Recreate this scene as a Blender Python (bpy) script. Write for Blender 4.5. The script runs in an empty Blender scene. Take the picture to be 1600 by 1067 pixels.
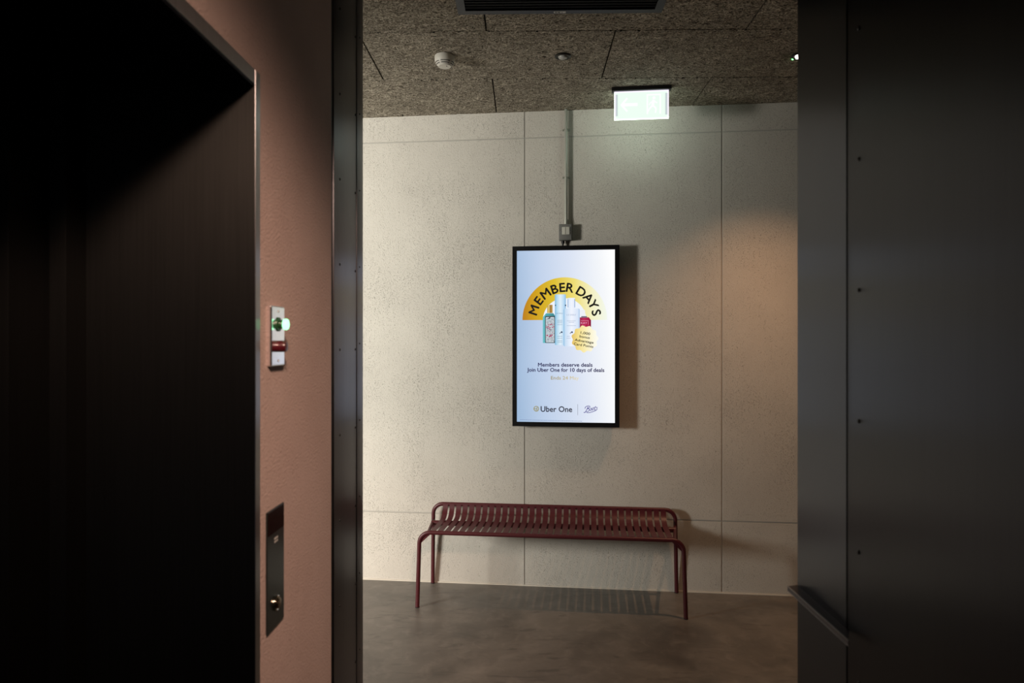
import bpy, bmesh, math, random
from mathutils import Vector, Matrix

C = bpy.context.scene.collection
sc = bpy.context.scene
PI = math.pi

# ------------------------------------------------------------------ camera, world, lights, exposure
cam_d = bpy.data.cameras.new('camera'); cam = bpy.data.objects.new('camera', cam_d); C.objects.link(cam)
cam.location = (0, 0, 1.58)
cam.rotation_euler = (PI/2, 0, math.atan(20/1066.67))
cam_d.sensor_width = 36; cam_d.lens = 24
cam_d.clip_start = 0.02
cam_d.dof.use_dof = True; cam_d.dof.focus_distance = 4.2; cam_d.dof.aperture_fstop = 4.0
sc.camera = cam

world = bpy.data.worlds.new('world'); sc.world = world; world.use_nodes = True
world.node_tree.nodes['Background'].inputs[0].default_value = (0.75, 0.85, 1.0, 1)
world.node_tree.nodes['Background'].inputs[1].default_value = 0.3

def light(name, kind, loc, energy, color, rot=(0,0,0), **kw):
    d = bpy.data.lights.new(name, kind); d.energy = energy; d.color = color
    for k, v in kw.items(): setattr(d, k, v)
    o = bpy.data.objects.new(name, d); C.objects.link(o); o.location = loc; o.rotation_euler = rot
    return o
# daylight entering through the window of the left end wall
light('window_daylight', 'AREA', (-4.42, .60, 1.80), 545, (1.0, 0.97, 0.885), (0, -PI/2, math.radians(30)), shape='RECTANGLE', size=.8, size_y=2.1)
# the burning ceiling downlight on the right
light('downlight_beam', 'SPOT', (1.413, 3.58, 3.045), 92, (1.0, 0.56, 0.31), (0,0,0), spot_size=math.radians(100), spot_blend=1.0, shadow_soft_size=0.02)
# added warm spot behind the camera, brightens the passage wall; no fitting there
light('passage_fill', 'SPOT', (0.40, -0.70, 2.98), 640, (1.0, 0.66, 0.50), (Vector((-.57, 1.68, 1.22)) - Vector((.40, -.70, 2.98))).to_track_quat('-Z', 'Y').to_euler(), spot_size=math.radians(37), spot_blend=1.0, shadow_soft_size=0.22)

sc.view_settings.view_transform = 'Standard'; sc.view_settings.look = 'None'
sc.view_settings.gamma = 1; sc.view_settings.use_curve_mapping = False
sc.view_settings.exposure = 0.0

# ------------------------------------------------------------------ materials
def srgb(r, g, b):
    f = lambda v: (v/255/12.92) if v/255 <= .04045 else ((v/255+.055)/1.055)**2.4
    return (f(r), f(g), f(b), 1)

def mat(name, col=(.5,.5,.5,1), rough=.5, metal=0, spec=.5, emit=None, estr=0, **kw):
    m = bpy.data.materials.new(name); m.use_nodes = True
    b = m.node_tree.nodes['Principled BSDF']
    b.inputs['Base Color'].default_value = col; b.inputs['Roughness'].default_value = rough
    b.inputs['Metallic'].default_value = metal; b.inputs['Specular IOR Level'].default_value = spec
    if emit: b.inputs['Emission Color'].default_value = emit; b.inputs['Emission Strength'].default_value = estr
    for k, v in kw.items(): b.inputs[k].default_value = v
    return m

class NT:
    def __init__(s, m): s.t = m.node_tree; s.b = s.t.nodes['Principled BSDF']
    def n(s, typ, **kw):
        x = s.t.nodes.new(typ)
        for k, v in kw.items():
            if k.startswith('_'): setattr(x, k[1:], v)
            else: x.inputs[k.replace('__', ' ')].default_value = v
        return x
    def l(s, a, b): s.t.links.new(a, b)
    def math(s, op, a, b=None, clamp=False):
        x = s.n('ShaderNodeMath', _operation=op, _use_clamp=clamp)
        for i, v in enumerate((a, b)):
            if v is None: continue
            if isinstance(v, (int, float)): x.inputs[i].default_value = v
            else: s.l(v, x.inputs[i])
        return x.outputs[0]
    def mix(s, fac, a, b, blend='MIX'):
        x = s.n('ShaderNodeMix', _data_type='RGBA', _blend_type=blend)
        for i, v in ((0, fac), (6, a), (7, b)):
            if hasattr(v, 'links'): s.l(v, x.inputs[i])
            elif isinstance(v, (int, float)): x.inputs[i].default_value = v
            else: x.inputs[i].default_value = v
        return x.outputs[2]
    def ramp(s, fac, stops):
        x = s.n('ShaderNodeValToRGB'); e = x.color_ramp.elements
        while len(e) < len(stops): e.new(.5)
        for i, (p, c) in enumerate(stops):
            e[i].position = p; e[i].color = c if hasattr(c, '__len__') else (c, c, c, 1)
        s.l(fac, x.inputs[0]); return x.outputs[0]
    def coords(s, scale=(1,1,1), rot=(0,0,0)):
        tc = s.n('ShaderNodeTexCoord'); mp = s.n('ShaderNodeMapping')
        mp.inputs['Scale'].default_value = scale; mp.inputs['Rotation'].default_value = rot
        s.l(tc.outputs['Object'], mp.inputs[0]); return mp.outputs[0]
    def noise(s, vec, scale, detail=3, rough=.5, dist=0):
        x = s.n('ShaderNodeTexNoise', Scale=scale, Detail=detail, Roughness=rough, Distortion=dist)
        s.l(vec, x.inputs['Vector']); return x.outputs[0]
    def bump(s, h, strength, dist, normal=None):
        x = s.n('ShaderNodeBump', Strength=strength, Distance=dist); s.l(h, x.inputs['Height'])
        if normal: s.l(normal, x.inputs['Normal'])
        return x.outputs[0]

def plaster(name, base, dark, seed=0, pits=1.0):
    m = mat(name, base, .85, spec=.25); t = NT(m); v = t.coords()
    big = t.noise(v, 1.3+seed, 5, .6); med = t.noise(v, 14, 4, .6); fine = t.noise(v, 160, 2, .5)
    vs = t.coords((1, 1, .5)); pitn = t.noise(vs, 330, 2, .6, .4)
    zone = t.noise(v, 3.2, 3, .6)
    thr = t.math('ADD', t.math('MULTIPLY', zone, .24), .245)
    pit = t.math('MULTIPLY', t.math('SUBTRACT', thr, pitn), 11, True)      # 1 inside a pit
    pit = t.math('MULTIPLY', pit, pits)
    c = t.mix(t.ramp(big, [(.3, 0), (.7, 1)]), dark, base)
    c = t.mix(t.math('MULTIPLY', med, .25), c, (dark[0]*.85, dark[1]*.85, dark[2]*.85, 1))
    c = t.mix(t.math('MULTIPLY', pit, .34), c, (dark[0]*.4, dark[1]*.4, dark[2]*.4, 1))
    t.l(c, t.b.inputs['Base Color'])
    h = t.math('SUBTRACT', t.math('ADD', t.math('MULTIPLY', med, .16), t.math('MULTIPLY', fine, .45)), t.math('MULTIPLY', pit, .8))
    t.l(t.bump(h, .9, .005), t.b.inputs['Normal'])
    return m

M_wall = plaster('wall_render', (.62, .59, .53, 1), (.52, .49, .44, 1))
M_pink = plaster('passage_render', (.55, .43, .39, 1), (.47, .36, .32, 1), .7, .25)
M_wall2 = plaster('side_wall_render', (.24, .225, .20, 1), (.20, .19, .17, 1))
M_seam = mat('joint_mortar', (.40, .385, .35, 1), .9, spec=.1)
M_seal = mat('floor_joint_sealant', (.62, .58, .50, 1), .7)

def woodwool():
    m = mat('wood_wool', (.3,.27,.22,1), .95, spec=.1); t = NT(m)
    hs = None
    for i, (rz, sc_) in enumerate(((.5, (11, 56, 30)), (1.7, (12, 62, 30)), (2.75, (10, 52, 30)))):
        v0 = t.coords()
        w = t.n('ShaderNodeTexNoise', Scale=16+3*i, Detail=1); t.l(v0, w.inputs['Vector'])
        add = t.n('ShaderNodeVectorMath', _operation='MULTIPLY_ADD')
        t.l(w.outputs['Color'], add.inputs[0]); add.inputs[1].default_value = (.09,.09,.09); t.l(v0, add.inputs[2])
        mp = t.n('ShaderNodeMapping'); mp.inputs['Scale'].default_value = sc_; mp.inputs['Rotation'].default_value = (0,0,rz); mp.inputs['Location'].default_value = (i*7.3, i*3.1, 0)
        t.l(add.outputs[0], mp.inputs[0])
        n = t.noise(mp.outputs[0], 1.6, 1, .4)
        r = t.math('SUBTRACT', 1, t.math('MULTIPLY', t.math('ABSOLUTE', t.math('SUBTRACT', n, .5)), 7.0, True), True)
        hs = r if hs is None else t.math('MAXIMUM', hs, t.math('MULTIPLY', r, 1-.12*i))
    hole = t.noise(t.coords(), 120, 2, .6)
    h = t.math('MULTIPLY', hs, t.ramp(hole, [(.30, .25), (.5, 1)]))
    big = t.noise(t.coords(), 5, 4, .6)
    c = t.ramp(h, [(.0, (.030,.024,.018,1)), (.35, (.17,.145,.11,1)), (.75, (.54,.48,.385,1)), (1, (.82,.75,.62,1))])
    c = t.mix(t.ramp(big, [(.3, .35), (.7, 0)]), c, (.10,.085,.065,1))
    t.l(c, t.b.inputs['Base Color'])
    t.l(t.bump(h, 1.0, .006), t.b.inputs['Normal'])
    return m
M_wool = woodwool()
M_gap = mat('ceiling_void', (.012,.011,.010,1), 1, spec=0)

def polished():
    m = mat('polished_concrete', (.2,.18,.16,1), .4, spec=.5); t = NT(m); v = t.coords()
    a = t.noise(v, 2.1, 6, .62, .8); b = t.noise(v, 11, 5, .6, .5); f = t.noise(v, 90, 2)
    st = t.noise(t.coords((1, 4, 1)), 3.3, 4, .65, 1.2)
    c = t.ramp(a, [(.30, (.078,.071,.063,1)), (.5, (.135,.124,.110,1)), (.70, (.19,.176,.158,1))])
    c = t.mix(t.ramp(st, [(.57, 0), (.66, .6)]), c, (.07,.064,.058,1))
    c = t.mix(t.ramp(b, [(.5, 0), (.8, .45)]), c, (.26,.24,.215,1))
    t.l(c, t.b.inputs['Base Color'])
    t.l(t.ramp(a, [(.3, .30), (.7, .46)]), t.b.inputs['Roughness'])
    t.l(t.bump(t.math('ADD', b, t.math('MULTIPLY', f, .3)), .12, .003), t.b.inputs['Normal'])
    return m
M_floor = polished()

def brushed(name, col, rough=.42, an=.75, metal=1.0):
    m = mat(name, col, rough, metal); t = NT(m)
    t.b.inputs['Anisotropic'].default_value = an
    tg = t.n('ShaderNodeCombineXYZ', X=.707, Y=.707, Z=0); t.l(tg.outputs[0], t.b.inputs['Tangent'])
    n = t.noise(t.coords((60, 60, .6)), 6, 3, .6)
    c = t.mix(t.ramp(n, [(.35, 0), (.65, 1)]), (col[0]*.85, col[1]*.85, col[2]*.85, 1), col)
    t.l(c, t.b.inputs['Base Color'])
    return m
M_steel = brushed('dark_steel', (.027,.027,.033,1), .34, .82)
M_edge = brushed('edge_steel', (.026,.028,.038,1), .24, .82)
M_steel2 = brushed('lift_steel', (.036,.036,.034,1), .45)
M_jamb = brushed('jamb_steel', (.24,.24,.265,1), .34, .85)
M_bright = brushed('bright_steel', (.42,.42,.44,1), .3)
M_black = mat('black_void', (.006,.006,.006,1), .9, spec=.1)
M_bolt_shade = mat('black_rivet_and_shade', (.01,.01,.01,1), .45, .3)

def paint(name, col, rough=.42, spec=.5):
    m = mat(name, col, rough, 0, spec); t = NT(m)
    f = t.noise(t.coords(), 900, 2); t.l(t.bump(f, .15, .0008), t.b.inputs['Normal']); return m
M_red = paint('oxblood_powder_coat', (.072, .0085, .013, 1), .42)
M_rubber = mat('black_rubber', (.012,.012,.012,1), .7)
M_frame = mat('screen_bezel', (.006,.006,.007,1), .35, spec=.4)
M_plastic = paint('white_plastic', (.72,.69,.62,1), .45)
M_slot = mat('dark_slot', (.015,.013,.013,1), .8)
M_galv = mat('galvanised_conduit', (.42,.43,.38,1), .38, .55)
M_box = paint('grey_switch_box', (.16,.16,.15,1), .5)
M_rocker = paint('pale_rocker', (.55,.54,.48,1), .4)
M_cable = mat('black_cable', (.01,.01,.01,1), .5)
M_vent = mat('dark_blue_grille', (.022,.027,.042,1), .42, .3)
M_ventslat = mat('black_grille_slats', (.002,.0022,.003,1), .6, 0, .1)
M_sticker = paint('pale_sticker', (.6,.6,.6,1))
M_ring = mat('dark_lamp_ring', (.02,.018,.016,1), .4, .5)

def emis(name, col, s): 
    m = mat(name, (0,0,0,1), .5, emit=col, estr=s); return m
M_lamp = emis('lit_lamp_lens', (1, .86, .82, 1), 14)
M_lampoff = mat('unlit_lamp_lens', (.55,.55,.52,1), .25)
M_led = emis('green_led', (.15, 1, .2, 1), 6)

# ------------------------------------------------------------------ mesh helpers
def link(name, bm, m, parent=None, smooth=False, mx=None):
    me = bpy.data.meshes.new(name)
    if mx is not None: bm.transform(mx)
    bmesh.ops.recalc_face_normals(bm, faces=bm.faces)
    bm.to_mesh(me); bm.free()
    ms = m if isinstance(m, (list, tuple)) else [m]
    for q in ms: me.materials.append(q)
    if smooth:
        for p in me.polygons: p.use_smooth = True
        try: me.set_sharp_from_angle(angle=math.radians(35))
        except Exception: pass
    o = bpy.data.objects.new(name, me); C.objects.link(o)
    if parent: o.parent = parent
    return o

def empty(name, loc=(0,0,0), rz=0):
    o = bpy.data.objects.new(name, None); C.objects.link(o); o.location = loc; o.rotation_euler = (0,0,rz)
    o.empty_display_size = .05
    return o

def tag(o, label=None, cat=None, group=None, kind=None):
    if label: o['label'] = label
    if cat: o['category'] = cat
    if group: o['group'] = group
    if kind: o['kind'] = kind
    return o

def struct(o, label=None):
    o['kind'] = 'structure'
    if label: o['label'] = label
    return o

def box(bm, x0, x1, y0, y1, z0, z1, bev=0, mi=0):
    vs = [bm.verts.new((x, y, z)) for x in (x0, x1) for y in (y0, y1) for z in (z0, z1)]
    fs = [(0,1,3,2), (4,6,7,5), (0,4,5,1), (2,3,7,6), (0,2,6,4), (1,5,7,3)]
    faces = [bm.faces.new([vs[i] for i in f]) for f in fs]
    for f in faces: f.material_index = mi
    if bev:
        es = list({e for f in faces for e in f.edges})
        r = bmesh.ops.bevel(bm, geom=es, offset=bev, segments=2, affect='EDGES', profile=.6)
        for f in r['faces']: f.material_index = mi
    return bm

def B(*a, **k): return box(bmesh.new(), *a, **k)

def tube(bm, pts, r, n=14, mi=0, caps=True):
    pts = [Vector(p) for p in pts]; rings = []
    ref = None
    for i, p in enumerate(pts):
        t = ((pts[min(i+1, len(pts)-1)] - p).normalized() + (p - pts[max(i-1, 0)]).normalized()).normalized()
        if ref is None: ref = t.orthogonal().normalized()
        ref = (ref - t*ref.dot(t)).normalized(); bi = t.cross(ref)
        rr = r[i] if isinstance(r, (list, tuple)) else r
        rings.append([bm.verts.new(p + (ref*math.cos(a) + bi*math.sin(a))*rr) for a in [2*PI*k/n for k in range(n)]])
    for a, b in zip(rings, rings[1:]):
        for k in range(n): bm.faces.new((a[k], a[(k+1)%n], b[(k+1)%n], b[k])).material_index = mi
    if caps:
        bm.faces.new(list(reversed(rings[0]))).material_index = mi; bm.faces.new(rings[-1]).material_index = mi
    return bm

def lathe(bm, prof, n=32, mx=None, mi=0, cap=True):
    rings = []
    for r, z in prof:
        rings.append([bm.verts.new((r*math.cos(2*PI*k/n), r*math.sin(2*PI*k/n), z)) for k in range(n)])
    fs = []
    for a, b in zip(rings, rings[1:]):
        for k in range(n): fs.append(bm.faces.new((a[k], a[(k+1)%n], b[(k+1)%n], b[k])))
    if cap:
        fs.append(bm.faces.new(list(reversed(rings[0])))); fs.append(bm.faces.new(rings[-1]))
    for f in fs: f.material_index = mi
    if mx is not None: bmesh.ops.transform(bm, matrix=mx, verts=[v for r in rings for v in r])
    return bm

# frame of the far wall: x along the wall, y into the wall (so y<0 is in front of it), z up
WANG = math.radians(-5.2046); WO = (0, 4.4197, 0)
WM = Matrix.Translation(WO) @ Matrix.Rotation(WANG, 4, 'Z')
def wframe(name, u, out, z):
    p = WM @ Vector((u, -out, z)); return empty(name, p, WANG)

# ------------------------------------------------------------------ room shell
bm = bmesh.new(); box(bm, -4.6, 3.6, -1.7, 5.2, -.12, 0)
struct(link('floor', bm, M_floor), 'polished grey brown concrete floor')

# ceiling of wood-wool boards with open joints, a dark void above
bm = bmesh.new(); H = 3.065; g = .0038
ys = [3.268 - .594*k for k in range(9, 0, -1)] + [3.268, 3.862, 4.456, 5.05]
rnd = random.Random(3)
for r in range(len(ys)-1):
    off = -.802 if (r - ys.index(3.268)) % 2 == 0 else -.184
    xs = [off + 1.236*k for k in range(-4, 5)]
    for x in xs:
        x0, x1 = max(x, -4.5), min(x+1.236, 3.5)
        if x1 - x0 < .05: continue
        dz = rnd.uniform(-.0012, .0012)
        box(bm, x0+g, x1-g, ys[r]+.0042, ys[r+1]-.0042, H+dz, H+.03)
    # torn fibre edges: small chips along the joints
for _ in range(46):
    x = rnd.uniform(-1.1, 1.9); y = rnd.choice([3.268, 3.862]) + rnd.uniform(-.006, .006)
    lathe(bm, [(rnd.uniform(.003, .008), H-.0016), (.002, H+.001)], 6, Matrix.Translation((x, y, 0)), 1)
box(bm, -4.5, 3.5, -1.6, 5.1, H+.03, H+.1, mi=1)
struct(link('ceiling', bm, [M_wool, M_gap]), 'dark wood wool acoustic board ceiling')

# far wall: rendered panels with shallow joints
bm = bmesh.new(); us = [-2.484*2, -2.484-1.242, -2.484, -1.242, 0, 1.242, 2.484, 3.8]; zs = [0.006, .4525, 2.8955, 3.2]
for a, b in zip(us, us[1:]):
    for c, d in zip(zs, zs[1:]):
        box(bm, a+.0042, b-.0042, 0, .05, c+(.004 if c > .1 else 0), d-.004, bev=.0012)
box(bm, -4.9, 3.8, .0035, .2, -.05, 3.2, mi=1)
o = struct(link('wall_back', bm, [M_wall, M_seam], mx=WM), 'pale concrete render wall with thin panel joints')
bm = B(-4.1, 3.4, -.006, .01, 0, .007)
struct(link('trim_2', bm, M_seal, mx=WM), 'pale sealant line where far wall meets floor')

# left end wall with its window opening
bm = bmesh.new()
y0, y1, z0, z1 = -.9, 1.75, .85, 2.25
box(bm, -4.4, -4.2, -1.5, y0, 0, H); box(bm, -4.4, -4.2, y1, 5.0, 0, H)
box(bm, -4.4, -4.2, y0, y1, 0, z0); box(bm, -4.4, -4.2, y0, y1, z1, H)
box(bm, -4.2, -2.2, -1.6, -1.4, 0, H)
struct(link('wall_left', bm, M_wall2))
w = struct(empty('window_1', (-4.3, (y0+y1)/2, z0)))
bm = bmesh.new(); hw = (y1-y0)/2; hh = z1-z0
for a in ((-hw, -hw+.04, 0, hh), (hw-.04, hw, 0, hh), (-hw+.04, hw-.04, 0, .04), (-hw+.04, hw-.04, hh-.04, hh)):
    box(bm, -.03, .03, a[0], a[1], a[2], a[3])
link('window_frame', bm, M_steel, w)
# right end wall and the room's near walls
struct(link('wall_right', B(3.4, 3.6, 1.4, 5.0, 0, H), M_wall))
struct(link('wall_passage_right', B(.732, .95, -1.5, 1.40, 0, H), M_wall2))
struct(link('wall_front', B(.732, 3.4, 1.40, 1.575, 0, H), M_wall2))
# unseen lift shaft block left of the passage, lengthened to cut daylight rightwards
bm = bmesh.new()
box(bm, -2.35, -.60, 2.14, 2.305, 0, H); box(bm, -2.35, -2.2, -1.4, 2.14, 0, H)                    # its room side
struct(link('wall_front_left', bm, M_wall2))
bm = bmesh.new()
box(bm, -.75, -.55, 1.404, 1.930, 0, H)                   # pier right of the lift
box(bm, -.75, -.55, -.30, 1.404, 2.133, H)                # above the lift
box(bm, -.75, -.55, -1.5, -.30, 0, H)
struct(link('wall_passage', bm, M_pink), 'pinkish brown rendered wall beside the lift')
struct(link('wall_near', B(-.75, .8, -1.7, -1.5, 0, H), M_pink))

# passage jamb lining (left): riveted dark steel
def rivet(bm, x, y, z, r=.0042, sgn=1, mi=1):
    lathe(bm, [(r, 0), (r*.95, .0012), (r*.6, .0022), (.0004, .0026)], 12, Matrix.Translation((x, y, z)) @ Matrix.Rotation(sgn*PI/2, 4, 'Y'), mi)
bm = bmesh.new()
box(bm, -.62, -.59, 1.90, 1.97, 0, H, mi=1)               # black backing behind the joint, shade put into its colour
box(bm, -.60, -.556, 1.931, 1.9655, 0, H, mi=1)  # black strip across the open joint, standing for its shade
box(bm, -.60, -.552, 1.966, 2.2255, 0, H, bev=.001)
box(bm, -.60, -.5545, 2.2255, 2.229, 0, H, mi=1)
box(bm, -.60, -.550, 2.229, 2.310, 0, H, bev=.001)
for k in range(-2, 9):
    z = .7925 + .2543*k
    rivet(bm, -.552, 2.027, z); rivet(bm, -.552, 2.2125, z-.001, .004); rivet(bm, -.550, 2.262, z+.018, .0028)
struct(link('trim_1', bm, [M_jamb, M_bolt_shade], smooth=True), 'riveted dark steel lining on the end of the lift wall')

# right: two dark steel panels, a far narrow one and a near wide one
d2 = struct(empty('door_2', (.63, 1.59, 0)), 'dark steel door folded back against the passage wall')
X = 0.0
link('edge_panel', B(X, X+.10, -.2405, 0, 0.0, H, bev=.0012), M_edge, d2)
bm = bmesh.new(); box(bm, X+.001, X+.10, -3.05, -.2425, 0.0, H, bev=.0015)
for k in range(-4, 7):
    rivet(bm, X+.001, -.288, 1.677+.2475*k, .0042, -1, 1)
link('door_panel', bm, [M_steel, M_bolt_shade], d2, smooth=True)
# folded ledge pull
pts = [(.0, .012), (-.026, -.006), (.004, -.305), (.004, -.262)]
bm = bmesh.new()
def plate(bm, poly, z0, z1):
    lo = [bm.verts.new((x, y, z0)) for x, y in poly]; hi = [bm.verts.new((x, y, z1)) for x, y in poly]
    bm.faces.new(lo); bm.faces.new(hi)
    for i in range(len(poly)):
        j = (i+1) % len(poly); bm.faces.new((lo[i], lo[j], hi[j], hi[i]))
plate(bm, [(.0, -.002), (-.0265, -.010), (-.0225, -.296), (.0, -.252)], 1.0165, 1.0180)
plate(bm, [(-.0265, -.010), (-.0250, -.010), (-.0210, -.296), (-.0225, -.296)], 1.0080, 1.0165)
ph = link('pull_handle', bm, mat('handle_bronze', (.06,.05,.058,1), .4, .8), d2)
bm = bmesh.new()
for z in (1.0180, 1.0075): plate(bm, [(-.0272, -.010), (-.0250, -.010), (-.0210, -.296), (-.0232, -.296)], z, z+.0011)
link('handle_lip', bm, M_bright, ph)

# ------------------------------------------------------------------ lift
l = struct(empty('door_1', (-.55, .88, 0)), 'dark lift entrance with steel reveal')
def lk(name, bm, m, **k):
    bm.transform(Matrix.Translation((.55, -.88, 0))); return link(name, bm, m, l, **k)
bm = bmesh.new()
box(bm, -.897, -.5485, 1.378, 1.4035, 0, 2.133, bev=.0012)
lk('lift_side_reveal', bm, M_steel2)
lk('lift_architrave', B(-.56, -.5475, 1.3785, 1.4035, 0, 2.133, bev=.001), M_bright)
bm = bmesh.new(); box(bm, -1.3, -.5475, -.30, 1.377, 2.102, 2.132, bev=.0012)
lk('lift_head_reveal', bm, M_bright)
lk('lift_soffit', B(-.897, -.5505, -.30, 1.377, 2.0985, 2.1018), M_steel)
lk('lift_return', B(-.93, -.897, 1.318, 1.42, 0, 2.102, bev=.001), M_steel2)
lk('lift_door_leaf', B(-.965, -.94, 1.225, 1.41, 0, 2.10, bev=.001), M_steel2)
lk('lift_door_leaf', B(-1.0, -.975, .2, 1.205, 0, 2.10, bev=.001), M_steel2)
lk('lift_car_backing', B(-1.3, -1.05, -.3, 1.45, 0, 2.3), M_black)

# ------------------------------------------------------------------ lift wall controls
def rot_to_x(o): o.rotation_euler = (0, 0, PI/2)   # local -y faces +x world
# exit release station: white plate, green lit button, dark red button
t = empty('button_station', (-.55, 1.486, 1.592), PI/2)
tag(t, 'white two-button plate with lit green button on pinkish wall', 'control panel')
link('mounting_plate', B(-.040, .040, -.010, 0, -.0655, .0655, bev=.003), mat('polished_plate', (.95,.94,.97,1), .16, 1), t)
RY = Matrix.Rotation(PI/2, 4, 'X')      # local +z -> -y
b = link('green_button', lathe(bmesh.new(), [(.0085, .008), (.0085, .022), (.0115, .0225), (.0125, .028), (.0110, .031), (.0005, .032)], 24, Matrix.Translation((0, 0, .0255)) @ RY, cap=True), emis('green_lit_button', (.35, 1, .5, 1), 2.2), t, smooth=True)
b['label'] = 'lit green push button'
link('button_collar', lathe(bmesh.new(), [(.0155, .009), (.0155, .0125), (.0095, .013), (.0095, .0205), (.0085, .021)], 24, Matrix.Translation((0, 0, .0255)) @ RY), mat('green_black_collar', (.01,.05,.015,1), .4), b, smooth=True)
b = link('red_button', lathe(bmesh.new(), [(.0125, .009), (.0125, .024), (.0105, .028), (.0005, .0295)], 24, Matrix.Translation((0, 0, -.0225)) @ RY), mat('dark_red_button', (.055,.004,.008,1), .3), t, smooth=True)
b['label'] = 'dark red push button'
for z in (-.054, .054): link('fixing_screw', lathe(bmesh.new(), [(.003, .0095), (.0025, .0112), (.0003, .0114)], 12, Matrix.Translation((0, 0, z)) @ RY), M_bright, t, smooth=True)

# lift call plate
t = empty('lift_call_panel', (-.55, 1.4885, 1.0855), PI/2)
tag(t, 'tall black lift call panel with chrome key button on pinkish wall', 'control panel')
link('face_plate', B(-.050, .050, -.004, 0, -.1305, .1305, bev=.001), mat('black_glass_plate', (.010,.013,.012,1), .22, .05), t)
link('upper_window', B(-.047, .047, -.0052, -.0035, .078, .128, bev=.0005), mat('smoked_window', (.010,.004,.004,1), .15, spec=.05), t)
bm = bmesh.new(); 
for i, (x0, x1, zz0, zz1) in enumerate([(-.010, -.001, .062, .066), (.001, .010, .062, .066), (-.010, -.001, .055, .059), (.001, .010, .055, .059)]): box(bm, x0, x1, -.0048, -.0035, zz0, zz1)
link('marking', bm, mat('grey_marking', (.35,.35,.33,1), .5), t)
b = link('call_button', lathe(bmesh.new(), [(.0165, .003), (.0165, .008), (.0145, .0095), (.012, .0075)], 32, Matrix.Translation((.0, 0, -.079)) @ RY, cap=True), mat('chrome_ring', (.55,.48,.38,1), .18, 1), t, smooth=True)
b['label'] = 'chrome call button ring'
link('button_face', lathe(bmesh.new(), [(.0118, .004), (.0118, .010), (.0100, .0125), (.0005, .0135)], 32, Matrix.Translation((.0, 0, -.079)) @ RY), mat('dark_chrome', (.30,.22,.15,1), .22, 1), b, smooth=True)

# ------------------------------------------------------------------ bench
bench = wframe('slatted_bench', .18, .225, 0)
tag(bench, 'dark red metal slatted bench standing against the concrete wall under the screen', 'bench')
# local: x along wall, y = -(distance-.225); put: P(u, d, z)
def P(u, d, z): return Vector((u-.18, .225-d, z))
UL, UR = -.590, .948; R = .0125
def arc_corner(u, d, ztop, rad, side, n=8):
    out = []
    for k in range(n+1):
        a = PI/2*k/n
        out.append((u + side*(-rad + rad*math.cos(a)) , ztop - rad + rad*math.sin(a)))
    return out
def leg(u, d_foot, d_top, ztop, side, rad=.065):
    # foot -> shaft -> bend -> short run of rail
    ul = u
    pts = [P(ul + side*.012, d_foot, .004)]
    for k in range(0, 9):
        a = PI/2*k/8
        x = ul - side*rad*(1-math.cos(a)); z = ztop - rad + rad*math.sin(a)
        f = z/ztop; pts.append(P(x, d_foot + (d_top-d_foot)*f, z))
    return pts
specs = [(UL, .43, .43, .447, -1), (UR, .43, .43, .447, 1), (UL, .022, .060, .530, -1), (UR, .022, .060, .530, 1)]
ends = []
for (u, df, dt, zt, sd) in specs:
    p = leg(u, df, dt, zt, sd)
    lg = link('leg', tube(bmesh.new(), p, R, 18), M_red, bench, smooth=True)
    ends.append(p[-1])
    link('foot_glide', lathe(bmesh.new(), [(.0118, 0), (.0128, .002), (.0128, .005), (.011, .006)], 16, Matrix.Translation(P(u+sd*.012, df, 0))), M_rubber, lg)
link('front_rail', tube(bmesh.new(), [ends[0]+Vector((-.002,0,0)), ends[0].lerp(ends[1], .5), ends[1]+Vector((.002,0,0))], R, 18), M_red, bench, smooth=True)
link('rear_rail', tube(bmesh.new(), [ends[2]+Vector((-.002,0,0)), ends[2].lerp(ends[3], .5), ends[3]+Vector((.002,0,0))], R, 18), M_red, bench, smooth=True)
link('support_tube', tube(bmesh.new(), [P(UL+.010, .150, .430), P(UR-.010, .150, .430)], .0165, 16), M_red, bench, smooth=True)
for side, u in ((-1, UL), (1, UR)):
    ui = u - side*.050
    link('side_rail', tube(bmesh.new(), [P(ui, .43, .440), P(u-side*.002, .060, .425)], .0095, 14), M_red, bench, smooth=True)
    # gusset filling the front bend
    bm = bmesh.new(); prof = [(u-side*.066, .436), (u-side*.0125, .385), (u-side*.010, .40), (u-side*.016, .415), (u-side*.03, .430), (u-side*.05, .438)]
    lo = [bm.verts.new(P(x, .427, z)) for x, z in prof]; hi = [bm.verts.new(P(x, .433, z)) for x, z in prof]
    bm.faces.new(lo); bm.faces.new(hi)
    for i in range(len(prof)):
        j = (i+1) % len(prof); bm.faces.new((lo[i], lo[j], hi[j], hi[i]))
    link('gusset', bm, M_red, bench)
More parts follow.
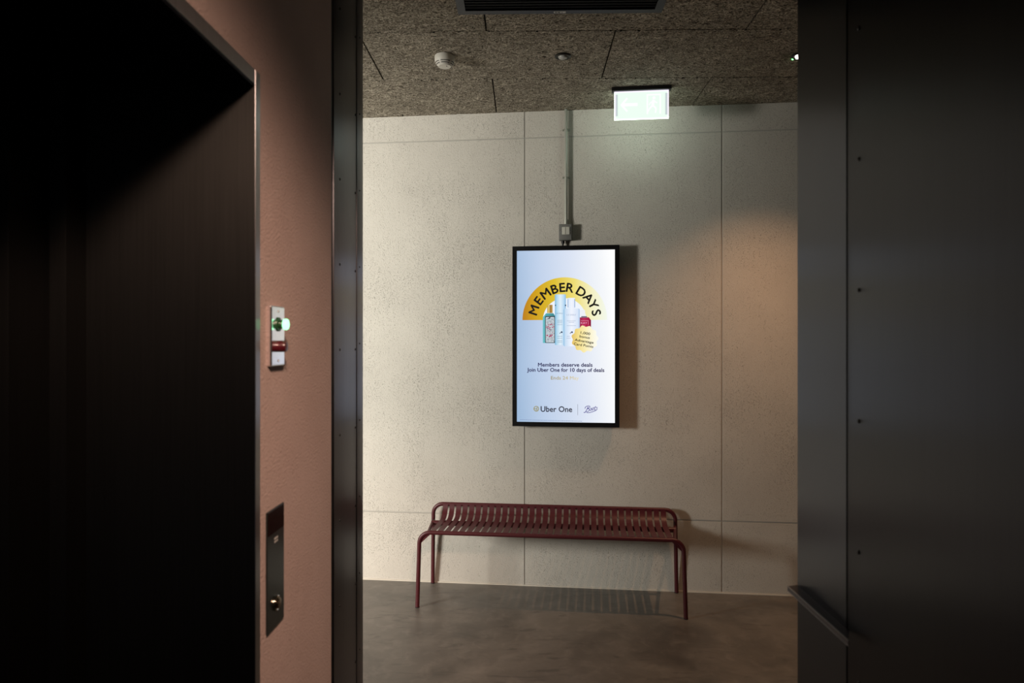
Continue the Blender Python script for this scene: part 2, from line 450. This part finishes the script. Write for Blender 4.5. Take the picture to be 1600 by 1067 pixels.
# slats: front wrap, flat seat, sweep up to the rear rail
prof = [(.432, .4602), (.424, .4602), (.40, .4590), (.30, .4555), (.21, .4535), (.165, .4545), (.135, .4590), (.112, .4675), (.096, .4800), (.084, .4960), (.0765, .5120), (.0740, .5250), (.0730, .5340)]
bm = bmesh.new(); th = .0032
NS = 33; pitch = .0431; w = .0318
for i in range(NS):
    uc = -.485 - .0215 + pitch*i
    up, dn = [], []
    for k, (d, z) in enumerate(prof):
        a = Vector(prof[max(k-1, 0)]); b_ = Vector(prof[min(k+1, len(prof)-1)]); tt = (b_-a).normalized(); nn = Vector((-tt[1], tt[0]))
        if nn[0]*1 + 0 > 0 and k < 2: pass
        nn = Vector((tt[1], -tt[0]))       # towards the underside/back
        up.append([bm.verts.new(P(uc+s*w/2, d, z)) for s in (-1, 1)])
        dd = -1 if nn[1] > 0 else 1
        dn.append([bm.verts.new(P(uc+s*w/2, d+nn[0]*th*dd*1, z+nn[1]*th*dd)) for s in (-1, 1)])
    n = len(prof)
    for k in range(n-1):
        bm.faces.new((up[k][0], up[k][1], up[k+1][1], up[k+1][0]))
        bm.faces.new((dn[k][1], dn[k][0], dn[k+1][0], dn[k+1][1]))
        bm.faces.new((up[k][0], up[k+1][0], dn[k+1][0], dn[k][0]))
        bm.faces.new((up[k+1][1], up[k][1], dn[k][1], dn[k+1][1]))
    for k in (0, n-1): bm.faces.new((up[k][0], up[k][1], dn[k][1], dn[k][0]))
link('slatted_seat', bm, M_red, bench, smooth=True)

# ------------------------------------------------------------------ advertising screen
SU, SZ = .2655, 1.613
disp = wframe('advertising_screen', SU, 0, SZ)
tag(disp, 'black framed upright advertising screen lit up on the concrete wall above the bench', 'screen')
W2, H2 = .3365, .571; F = .09
bm = bmesh.new(); bz = .0285
for a in ((-W2, -W2+bz, -H2, H2), (W2-bz, W2, -H2, H2), (-W2+bz, W2-bz, -H2, -H2+bz), (-W2+bz, W2-bz, H2-bz, H2)):
    box(bm, a[0], a[1], -F, -.035, a[2], a[3])
link('bezel', bm, M_frame, disp)
link('housing', B(-W2+.02, W2-.02, -.05, -.012, -H2+.02, H2-.02, bev=.004), M_frame, disp)
link('wall_bracket', B(-.16, .16, -.013, 0, -.2, .2), M_frame, disp)

def screen_mat():
    m = emis('lit_screen', (1,1,1,1), 1.0); t = NT(m)
    tc = t.n('ShaderNodeTexCoord'); sp = t.n('ShaderNodeSeparateXYZ'); t.l(tc.outputs['Object'], sp.inputs[0])
    n = t.noise(tc.outputs['Object'], 2.2, 2)
    x = t.math('ADD', t.math('ADD', t.math('MULTIPLY', sp.outputs[0], 1.5), .50), t.math('MULTIPLY', t.math('SUBTRACT', n, .5), .12))
    x = t.math('ADD', x, t.math('MULTIPLY', sp.outputs[2], .10))
    c = t.ramp(x, [(0, srgb(160,188,220)), (.28, srgb(194,212,238)), (.58, srgb(222,231,248)), (.9, srgb(250,252,255)), (1, (1.05,1.05,1.05,1))])
    t.l(c, t.b.inputs['Emission Color']); t.b.inputs['Emission Strength'].default_value = .96; return m
SCR = link('screen_panel', B(-W2+bz, W2-bz, -F+.006, -.05, -H2+bz, H2-bz), screen_mat(), disp)

K = .004012
def A(px, py): return ((px-884)*K, -(py-525.3)*.00405)
LY = [-F+.0055]
def layer(): LY[0] -= .0004; return LY[0]
def grad_mat(name, stops, axis=0, a=1., b=0.):
    m = emis(name, (1,1,1,1), 1.0); t = NT(m)
    tc = t.n('ShaderNodeTexCoord'); sp = t.n('ShaderNodeSeparateXYZ'); t.l(tc.outputs['Object'], sp.inputs[0])
    x = t.math('ADD', t.math('MULTIPLY', sp.outputs[axis], a), b)
    t.l(t.ramp(x, stops), t.b.inputs['Emission Color']); return m
def poly(bm, pts, y):
    bm.faces.new([bm.verts.new((x, y, z)) for x, z in [A(*p) for p in pts]])
def gfx(name, polys, m, y=None):
    bm = bmesh.new(); y = y if y is not None else layer()
    for p in polys: poly(bm, p, y)
    return link(name, bm, m, SCR)
def rrect(x0, y0, x1, y1, r=1.0, n=4):
    out = []
    for cx, cy, a0 in ((x1-r, y0+r, -90), (x1-r, y1-r, 0), (x0+r, y1-r, 90), (x0+r, y0+r, 180)):
        for k in range(n+1):
            a = math.radians(a0 + 90*k/n); out.append((cx + r*math.cos(a), cy + r*math.sin(a)))
    return out
def text_bm(s):
    cu = bpy.data.curves.new('t', 'FONT'); cu.body = s; cu.resolution_u = 3
    o = bpy.data.objects.new('t', cu); C.objects.link(o)
    dg = bpy.context.evaluated_depsgraph_get(); me = bpy.data.meshes.new_from_object(o.evaluated_get(dg))
    bpy.data.objects.remove(o); bpy.data.curves.remove(cu)
    xs = [v.co.x for v in me.vertices]; ys = [v.co.y for v in me.vertices]
    return me, min(xs), max(xs), min(ys), max(ys)
CAPH = None
def put_text(bm, s, cx, cy, width=None, cap=None, ang=0, y=None, bold=0.0, wide=1.0):
    """text centred on the screen design's coordinates (cx, cy = middle of the capital height)"""
    me, x0, x1, y0, y1 = text_bm(s)
    capn = text_caps()
    sx = width/(x1-x0) if width else cap/capn
    sy = cap/capn if cap else sx
    sx *= wide
    ca, sa = math.cos(ang), math.sin(ang)
    offs = [(0, 0)] if not bold else [(-bold, 0), (bold, 0), (0, bold), (0, -bold)]
    for k, (ox, oz) in enumerate(offs):
        mp = {}
        for v in me.vertices:
            lx = (v.co.x-(x0+x1)/2)*sx + ox; lz = (v.co.y - capn/2)*sy + oz
            px = cx + lx*ca - lz*sa; py = cy - (lx*sa + lz*ca)
            q = A(px, py); mp[v.index] = bm.verts.new((q[0], y - k*.00003, q[1]))
        for p in me.polygons:
            try: bm.faces.new([mp[i] for i in p.vertices])
            except ValueError: pass
    bpy.data.meshes.remove(me)
def text_caps():
    global CAPH
    if CAPH is None:
        me, a, b, c, d = text_bm('E'); CAPH = d; bpy.data.meshes.remove(me)
    return CAPH

# gold half ring
ACX, ACY = 882.5, 500
def ring(r0, r1, n=48):
    out = []
    for k in range(n):
        a, b = PI*k/n, PI*(k+1)/n
        f = lambda r, t: (ACX + r*math.cos(t), ACY - r*math.sin(t))
        out.append([f(r0, a), f(r1, a), f(r1, b), f(r0, b)])
    return out
gold = grad_mat('gold_gradient', [(0, srgb(186,122,14)), (.14, srgb(206,156,14)), (.38, srgb(222,192,46)), (.62, srgb(238,222,120)), (.82, srgb(244,240,196)), (1, srgb(242,248,238))], 0, 1.86, .51)
gfx('gold_arch', ring(34, 66.5), gold)
gfx('arch_core', [[(ACX+34*math.cos(PI*k/40), ACY-34*math.sin(PI*k/40)) for k in range(41)]], emis('arch_white', srgb(238,244,252), 1))
black = emis('screen_black', srgb(8,8,10), 1)
bm = bmesh.new(); y = layer()
for ch, deg in zip('MEMBERDAYS', (162.0, 143.2, 126.0, 108.0, 94.0, 80.2, 59.0, 42.3, 28.0, 12.8)):
    a = math.radians(deg); r = 50.8
    put_text(bm, ch, ACX + r*math.cos(a), ACY - r*math.sin(a), cap=13.4, ang=a-PI/2, y=y, bold=.5, wide=1.07)
link('arch_lettering', bm, black, SCR)

# the bottles of the advertisement
def E(r, g, b): return emis('ad_%d_%d_%d' % (r, g, b), srgb(r, g, b), 1)
tube_m = grad_mat('ad_tube_blue', [(0, srgb(120,180,214)), (.2, srgb(178,216,238)), (.5, srgb(226,240,250)), (.8, srgb(184,216,242)), (1, srgb(130,180,220))], 0, 1/(18*K), -( (867-884)*K)/(18*K))
gfx('tall_tube_picture', [rrect(867.2, 460, 884.6, 539, 1.6)], tube_m)
gfx('tall_tube_picture', [[(867.5, 476), (869, 476), (869, 478), (867.5, 478)], [(883.2, 476), (885, 476), (885, 478.4), (883.2, 478.4)], rrect(876.6, 517.6, 879.4, 520.2, 1.2), [(874.5, 520.5), (877, 518.5), (875.5, 521.6)]], E(40,60,92))
bm = bmesh.new(); y = layer(); put_text(bm, 'LIZ EARLE', 874.5, 489.6, width=10.5, cap=2.0, y=y)
for i, yy in enumerate((500, 502, 504, 507, 525, 528, 532, 534.5)): poly(bm, [(871, yy), (879, yy), (879, yy+.5), (871, yy+.5)], y)
link('tall_tube_lettering', bm, E(110,140,170), SCR)
wb = grad_mat('ad_bottle_white', [(0, srgb(130,185,222)), (.12, srgb(200,222,244)), (.5, srgb(240,244,254)), (.9, srgb(214,228,248)), (1, srgb(160,195,230))], 0, 1/(25.6*K), -((880.6-884)*K)/(25.6*K))
gfx('pump_bottle_picture', [rrect(887.6, 465.6, 899.0, 481.8, 1.0)], wb)
gfx('pump_bottle_picture', [[(887.4, 468), (888.2, 467), (888.2, 480.5), (887.4, 480.5)], [(898.0, 467), (898.9, 468), (898.9, 480.5), (898.0, 480.5)]], E(92,140,196))
gfx('pump_bottle_picture', [rrect(880.8, 482.2, 906.2, 541, 2.2)], wb)
bm = bmesh.new(); y = layer(); put_text(bm, 'LIZ EARLE', 893, 492, width=14.5, cap=2.2, y=y)
for x0, x1, yy in ((886, 900, 501), (889, 897.5, 503.2), (886, 900.5, 508.6), (886, 891, 525), (885.5, 892, 528)): poly(bm, [(x0, yy), (x1, yy), (x1, yy+.5), (x0, yy+.5)], y)
link('pump_bottle_lettering', bm, E(150,165,195), SCR)
gfx('pump_bottle_mark', [rrect(892.8, 517.6, 895.6, 520.4, 1.3), [(890.4, 520.8), (893, 518.4), (892, 521.4)]], E(36,56,96))
# perfume flask
gfx('perfume_flask_picture', [[(855.2, 476.2), (863.8, 476.2), (863.8, 489), (855.2, 489)]], grad_mat('ad_cap_gold', [(0, srgb(190,150,60)), (.3, srgb(225,200,120)), (.6, srgb(150,104,40)), (1, srgb(200,160,80))], 0, 1/(8.6*K), -((855.2-884)*K)/(8.6*K)))
gfx('perfume_flask_picture', [[(853.5, 489.4), (865, 489.4), (867.6, 493.6), (867.6, 535.8), (848.4, 535.8), (848.4, 495.6)]], grad_mat('ad_teal', [(0, srgb(110,192,200)), (.25, srgb(84,168,176)), (1, srgb(56,130,138))], 0, 1/(19*K), -((848.4-884)*K)/(19*K)))
gfx('perfume_label_picture', [rrect(852.0, 493.9, 867.4, 535.6, 1.6)], E(40,34,40))
gfx('perfume_label_picture', [rrect(853.0, 495.2, 866.6, 534.8, 1.4)], E(196,204,210))
rn = random.Random(11)
for col, nn, r in (((70,74,90), 130, .6), ((120,160,172), 70, .7), ((60,52,70), 60, .55), ((176,32,92), 34, 1.15)):
    ps = []
    for _ in range(nn):
        cx = rn.uniform(853.9, 865.8); cy = rn.uniform(496.5, 533.8); a = rn.uniform(0, PI)
        if col[0] == 176: cy = rn.choice([507, 511, 514, 519, 524, 525]) + rn.uniform(-1, 1)
        e = rn.uniform(.6, 1.4)
        ps.append([(cx + r*e*math.cos(a+k*PI/2)*(1 if k % 2 else .55), cy + r*e*math.sin(a+k*PI/2)*(1 if k % 2 else .55)) for k in range(4)])
    gfx('perfume_label_flowers', ps, E(*col))
gfx('perfume_label_band', [[(856.5, 498.8), (858.5, 495.6), (861, 495.2), (858, 498.6)]], E(14,14,16))
# crimson flask
gfx('crimson_flask_picture', [rrect(906.6, 484.5, 914.6, 495, 1.2)], E(238,240,246))
gfx('crimson_flask_picture', [[(906.4, 496), (920.5, 496), (923.8, 500.5), (923.8, 520), (906.4, 520)]], grad_mat('ad_crimson', [(0, srgb(150,22,66)), (.35, srgb(190,36,84)), (.8, srgb(170,14,66)), (1, srgb(120,10,46))], 0, 1/(17.4*K), -((906.4-884)*K)/(17.4*K)))
gfx('crimson_flask_picture', [[(909, 494.2), (917, 494.2), (918.5, 496.6), (908, 496.6)]], E(120,110,128))
bm = bmesh.new(); y = layer(); put_text(bm, 'KAY', 913, 504.8, width=9.6, cap=3.3, y=y)
for p in ([(908, 500.8), (919.8, 500.8), (919.8, 501.2), (908, 501.2)], [(919.4, 500.8), (919.8, 500.8), (919.8, 507.6), (919.4, 507.6)]): poly(bm, p, y)
put_text(bm, 'ALI', 911.6, 509.6, width=5.4, cap=2.2, y=y)
link('crimson_flask_lettering', bm, E(232,170,196), SCR)
# scalloped seal
SX, SY = 914.3, 529.5
seal = []
for k in range(120):
    a = 2*PI*k/120; r = 20.0 + 1.25*math.cos(11*a + .6); seal.append((SX + r*math.cos(a), SY + r*math.sin(a)))
gfx('scalloped_seal', [seal], grad_mat('ad_seal', [(0, srgb(226,190,96)), (.25, srgb(244,222,140)), (.5, srgb(250,236,176)), (.75, srgb(252,246,216)), (1, srgb(252,252,244))], 0, 1/(42*K), -((893.4-884)*K)/(42*K)))
bm = bmesh.new(); y = layer(); an = math.radians(-9)
for s, cx, cy, w_ in (('1,000', 915.2, 520.6, 15), ('bonus', 914.0, 526.4, 16), ('Advantage', 913.2, 532.9, 29.5), ('Card Points', 912.3, 539.2, 30.5)):
    put_text(bm, s, cx, cy, width=w_, cap=3.7, ang=an, y=y, bold=.12)
link('seal_lettering', bm, black, SCR)
# message lines
navy = E(34,30,84)
bm = bmesh.new(); y = layer()
put_text(bm, 'Members deserve deals', 883.5, 569.6, width=85, cap=5.6, y=y, bold=.22)
put_text(bm, 'Join Uber One for 10 days of deals', 884, 577.6, width=120.5, cap=5.6, y=y, bold=.22)
link('message_lettering', bm, navy, SCR)
bm = bmesh.new(); put_text(bm, 'Ends 24 May', 883, 590.0, width=43.5, cap=5.2, y=layer(), bold=.12)
link('date_lettering', bm, grad_mat('ad_date', [(0, srgb(158,148,112)), (.6, srgb(196,182,136)), (1, srgb(232,222,190))], 0, 1/(44*K), -((861-884)*K)/(44*K)), SCR)
bm = bmesh.new(); put_text(bm, 'Uber One', 869.8, 638.6, width=49, cap=8.4, y=layer(), bold=.22)
link('logo_lettering', bm, E(22,22,44), SCR)
olive = E(150,140,76)
bm = bmesh.new(); y = layer(); n = 28
for k in range(n):
    a, b_ = 2*PI*k/n, 2*PI*(k+1)/n
    poly(bm, [(838.2+3.2*math.cos(a), 638.4+3.2*math.sin(a)), (838.2+4.3*math.cos(a), 638.4+4.3*math.sin(a)), (838.2+4.3*math.cos(b_), 638.4+4.3*math.sin(b_)), (838.2+3.2*math.cos(b_), 638.4+3.2*math.sin(b_))], y)
poly(bm, [(834.6, 637.8), (839.4, 637.8), (839.4, 638.8), (834.6, 638.8)], y); poly(bm, [(838.9, 635.8), (839.9, 635.8), (839.9, 640.8), (838.9, 640.8)], y)
poly(bm, [(836.6, 640.2), (839.9, 640.2), (839.9, 641), (836.6, 641)], y)
link('round_emblem', bm, olive, SCR)
gfx('divider_line', [[(902.9, 630.6), (903.5, 630.6), (903.5, 647.6), (902.9, 647.6)]], E(140,144,160))
# script logo drawn as pen strokes
def stroke(bm, pts, w_, y):
    # smooth the pen path, then a ribbon
    P_ = [Vector(p) for p in pts]; q = []
    for i in range(len(P_)-1):
        a, b_, c_, d_ = P_[max(i-1,0)], P_[i], P_[i+1], P_[min(i+2, len(P_)-1)]
        for k in range(5):
            t_ = k/5; q.append(.5*((2*b_) + (c_-a)*t_ + (2*a-5*b_+4*c_-d_)*t_*t_ + (3*b_-a-3*c_+d_)*t_**3))
    q.append(P_[-1])
    for a, b_ in zip(q, q[1:]):
        if (b_-a).length < 1e-6: continue
        n_ = Vector((-(b_-a)[1], (b_-a)[0])).normalized()*w_/2; e = (b_-a).normalized()*w_*.25
        poly(bm, [tuple(a-e+n_), tuple(a-e-n_), tuple(b_+e-n_), tuple(b_+e+n_)], y)
bm = bmesh.new(); y = layer()
stroke(bm, [(912.6, 643.0), (914.2, 643.4), (916.2, 640.8), (919.4, 634.4)], .95, y)                                   # stem of the B
stroke(bm, [(914.4, 637.4), (915.2, 635.0), (918.6, 633.2), (921.6, 633.4), (921.8, 635.2), (918.6, 637.4), (920.8, 637.8), (921.0, 640.0), (918.2, 642.0), (916.0, 642.2)], .85, y-.00003)
for ox, oy in ((923.3, 638.5), (926.6, 637.6)):
    stroke(bm, [(ox+1.0, oy-2.2), (ox-.9, oy-.4), (ox-.8, oy+1.9), (ox+.6, oy+1.4), (ox+1.6, oy-.8), (ox+.9, oy-2.2)], .75, y-.00006)
stroke(bm, [(931.0, 633.6), (929.4, 637.0), (929.4, 639.4), (930.6, 638.6)], .8, y-.00009)
stroke(bm, [(928.8, 635.4), (932.0, 634.6)], .6, y-.00012)
stroke(bm, [(933.8, 635.2), (932.2, 635.6), (933.4, 637.4), (932.6, 639.0), (931.2, 638.8)], .75, y-.00015)
stroke(bm, [(917.2, 643.6), (921.5, 643.4), (927.5, 641.6), (931.8, 639.8)], .85, y-.00018)
link('script_logo', bm, E(64,52,140), SCR)
rn = random.Random(5); ps = []; x = 812.5
while x < 910:
    w_ = rn.uniform(.8, 3.2); yy = 655.4 + (x-812)*.012
    ps.append([(x, yy), (x+w_, yy), (x+w_, yy+.75), (x, yy+.75)]); x += w_ + .4
gfx('fine_print', ps, E(128,146,182))

# ------------------------------------------------------------------ conduit, switch box and cable over the screen
cd = wframe('cable_conduit', .267, 0, 2.33)
tag(cd, 'galvanised vertical cable conduit running down the wall from ceiling to switch box', 'conduit')
link('pipe', tube(bmesh.new(), [(0, -.024, -.004), (0, -.024, .36), (0, -.024, .734)], .0105, 18), M_galv, cd, smooth=True)
for z in (.302, .608):
    bm = bmesh.new(); box(bm, -.026, .026, -.0035, 0, z-.008, z+.008, bev=.001)
    tube(bm, [(-.013, -.002, z), (-.013, -.024, z), (-.0093, -.0333, z), (0, -.037, z), (.0093, -.0333, z), (.013, -.024, z), (.013, -.002, z)], .0022, 8)
    for s in (-1, 1): lathe(bm, [(.0035, .0035), (.003, .008), (.0005, .0085)], 10, Matrix.Translation((s*.020, 0, z)) @ RY)
    link('saddle_clip', bm, M_galv, cd, smooth=True)
link('coupling', tube(bmesh.new(), [(0, -.024, -.002), (0, -.024, .03)], .0135, 16), M_galv, cd, smooth=True)
sb = wframe('switch_box', .264, 0, 2.277)
tag(sb, 'small grey metal switch box on the wall between the conduit and the screen', 'switch')
link('box_body', B(-.042, .042, -.050, 0, -.052, .050, bev=.005), M_box, sb, smooth=True)
link('cover_plate', B(-.038, .038, -.054, -.050, -.046, .044, bev=.002), M_box, sb, smooth=True)
r_ = link('rocker_switch', B(-.022, .026, -.061, -.054, -.018, .030, bev=.002), M_rocker, sb, smooth=True)
link('rocker_gap', B(.000, .0022, -.0618, -.0605, -.016, .028), M_slot, r_)
for s in (-1, 1): link('screw', lathe(bmesh.new(), [(.003, .0535), (.0028, .056), (.0004, .0565)], 10, Matrix.Translation((s*.031, 0, 0)) @ RY), M_bright, sb, smooth=True)
pc = wframe('power_cable', .247, 0, 2.19)
tag(pc, 'short black power cable from the switch box down to the screen', 'cable')
bm = bmesh.new(); tube(bm, [(0, -.026, .034), (0, -.026, .018), (0, -.026, .016), (0, -.026, .006)], [.011, .011, .007, .006], 14)
tube(bm, [(0, -.026, .010), (-.002, -.027, -.010), (.0, -.024, -.025), (.003, -.020, -.05)], .0042, 10)
link('cable', bm, M_cable, pc, smooth=True)

# ------------------------------------------------------------------ exit sign
ex = wframe('exit_sign', .716, .352, H)
ex.location.z = H
tag(ex, 'glowing green and white emergency exit sign hanging from the ceiling', 'sign')
link('ceiling_housing', B(-.172, .172, -.026, .026, -.022, 0, bev=.003), M_frame, ex, smooth=True)
link('sign_plate', B(-.157, .157, -.006, .006, -.186, -.022, bev=.0015), emis('sign_white_light', (.80, 1.0, .86, 1), 5), ex)
bm = bmesh.new()
for a in ((-.157, .157, -.186, -.181), (-.157, .157, -.030, -.022), (-.157, -.149, -.176, -.030), (.149, .157, -.176, -.030)): box(bm, a[0], a[1], -.0075, -.0061, a[2], a[3])
link('sign_border', bm, emis('sign_border_light', (.93, .88, 1.0, 1), 1.1), ex)
gm = emis('sign_green_light', (.78, 1.0, .82, 1), 1.1)
link('sign_field', B(-.149, .149, -.0072, -.0062, -.181, -.028), gm, ex)
wm = emis('sign_symbol_light', (.92, 1, .93, 1), 1.1)
bm = bmesh.new(); yy = -.0078
def sp(pts): bm.faces.new([bm.verts.new((x, yy, z)) for x, z in pts])
sp([(-.122, -.101), (-.085, -.058), (-.078, -.066), (-.100, -.092), (-.022, -.092), (-.022, -.110), (-.100, -.110), (-.078, -.136), (-.085, -.144)])   # arrow
sp([(.030, -.160), (.030, -.044), (.112, -.044), (.112, -.160), (.104, -.160), (.104, -.052), (.038, -.052), (.038, -.160)])                    # doorway
link('sign_symbol', bm, wm, ex)
for s_ in (-1, 1): link('sign_edge_strip', B(min(s_*.136, s_*.149), max(s_*.136, s_*.149), -.0079, -.0072, -.166, -.040), emis('sign_edge_grey', (.60, .66, .68, 1), 1), ex)
bm = bmesh.new(); yy = -.0084
def limb(a, b_, w_):
    a, b_ = Vector(a), Vector(b_); n_ = Vector((-(b_-a)[1], (b_-a)[0])).normalized()*w_/2
    sp([tuple(a+n_), tuple(a-n_), tuple(b_-n_), tuple(b_+n_)])
sp([(.072+.0085*math.cos(2*PI*k/20), -.066+.0085*math.sin(2*PI*k/20)) for k in range(20)])
for a, b_, w_ in (((.070, -.078), (.064, -.112), .015), ((.064, -.110), (.048, -.126), .009), ((.048, -.126), (.034, -.150), .008), ((.066, -.110), (.084, -.128), .009), ((.084, -.128), (.080, -.154), .008), ((.072, -.082), (.052, -.094), .007), ((.052, -.094), (.044, -.108), .006), ((.070, -.084), (.090, -.096), .007)): limb(a, b_, w_)
link('running_figure', bm, wm, ex)

# ------------------------------------------------------------------ ceiling fittings
sd = empty('smoke_detector', (-.417, 3.545, H)); tag(sd, 'round white smoke detector on the ceiling left of the unlit downlight', 'smoke detector')
link('base', lathe(bmesh.new(), [(.050, 0), (.052, -.004), (.052, -.026), (.050, -.030)], 40), M_plastic, sd, smooth=True)
link('sensor_head', lathe(bmesh.new(), [(.050, -.029), (.049, -.036), (.040, -.048), (.034, -.054), (.0325, -.056), (.0005, -.057)], 40), M_plastic, sd, smooth=True)
bm = bmesh.new()
for ring_r, z in ((.0475, -.0385), (.0415, -.0468)):
    for seg in range(5):
        a0 = seg*2*PI/5 - 1.9; pr = []
        for k in range(9):
            a = a0 + k*.13
            pr.append((a, ring_r))
        for (a, r), (b_, _) in zip(pr, pr[1:]):
            q = [(r+.0012, a, z+.0016), (r+.0012, b_, z+.0016), (r-.0004, b_, z-.0016), (r-.0004, a, z-.0016)]
            bm.faces.new([bm.verts.new((R_*math.cos(t_), R_*math.sin(t_), z_)) for R_, t_, z_ in q])
link('vent_slot', bm, M_slot, sd)
link('indicator', lathe(bmesh.new(), [(.003, -.0562), (.0025, -.0585), (.0003, -.059)], 12, Matrix.Translation((.012, -.012, 0))), M_slot, sd)

def downlight(x, y, lit, label):
    t = empty('downlight', (x, y, H)); tag(t, label, 'ceiling light', 'recessed ceiling downlights')
    link('trim_ring', lathe(bmesh.new(), [(.042, .0), (.0425, -.004), (.038, -.008), (.030, -.007), (.026, -.003)], 40, cap=False), M_ring, t, smooth=True)
    link('lens', lathe(bmesh.new(), [(.024, -.004), (.021, -.012), (.012, -.016), (.0005, -.017)], 28), M_lamp if lit else M_lampoff, t, smooth=True)
    link('reflector', lathe(bmesh.new(), [(.0265, -.003), (.0255, -.001), (.022, -.002)], 28), M_ring, t, smooth=True)
    return t
downlight(.197, 3.555, False, 'small unlit recessed downlight on the ceiling above the screen')
dl = downlight(1.428, 3.57, True, 'small lit recessed downlight at the right beside the steel door edge')
link('indicator_light', lathe(bmesh.new(), [(.0045, 0), (.0045, -.004), (.0005, -.006)], 14, Matrix.Translation((-.020, .046, 0))), M_led, dl)

vt = empty('ceiling_vent', (.153, 2.68, H)); tag(vt, 'black slotted ceiling vent with dark blue frame at the top of the view', 'vent')
bm = bmesh.new(); vw, vd = .447, .33
for a in ((-vw, vw, vd-.032, vd), (-vw, vw, -vd, -vd+.032), (-vw, -vw+.035, -vd+.032, vd-.032), (vw-.035, vw, -vd+.032, vd-.032)): box(bm, a[0], a[1], a[2], a[3], -.042, 0)
link('vent_frame', bm, M_vent, vt)
bm = bmesh.new()
for k in range(26):
    yv = -vd+.05 + k*.0232; box(bm, -vw+.035, vw-.035, yv, yv+.012, -.036, -.012)
link('vent_slats', bm, M_ventslat, vt)
link('vent_backing', B(-vw+.03, vw-.03, -vd+.03, vd-.03, -.011, -.002), M_black, vt)
st = link('vent_label', B(-.026, .026, vd-.024, vd-.008, -.0432, -.042), M_sticker, vt)
bm = bmesh.new()
for x0, x1 in ((-.021, -.012), (-.009, .002), (.008, .012)): box(bm, x0, x1, vd-.019, vd-.013, -.0438, -.0432)
link('vent_label_print', bm, M_slot, st)
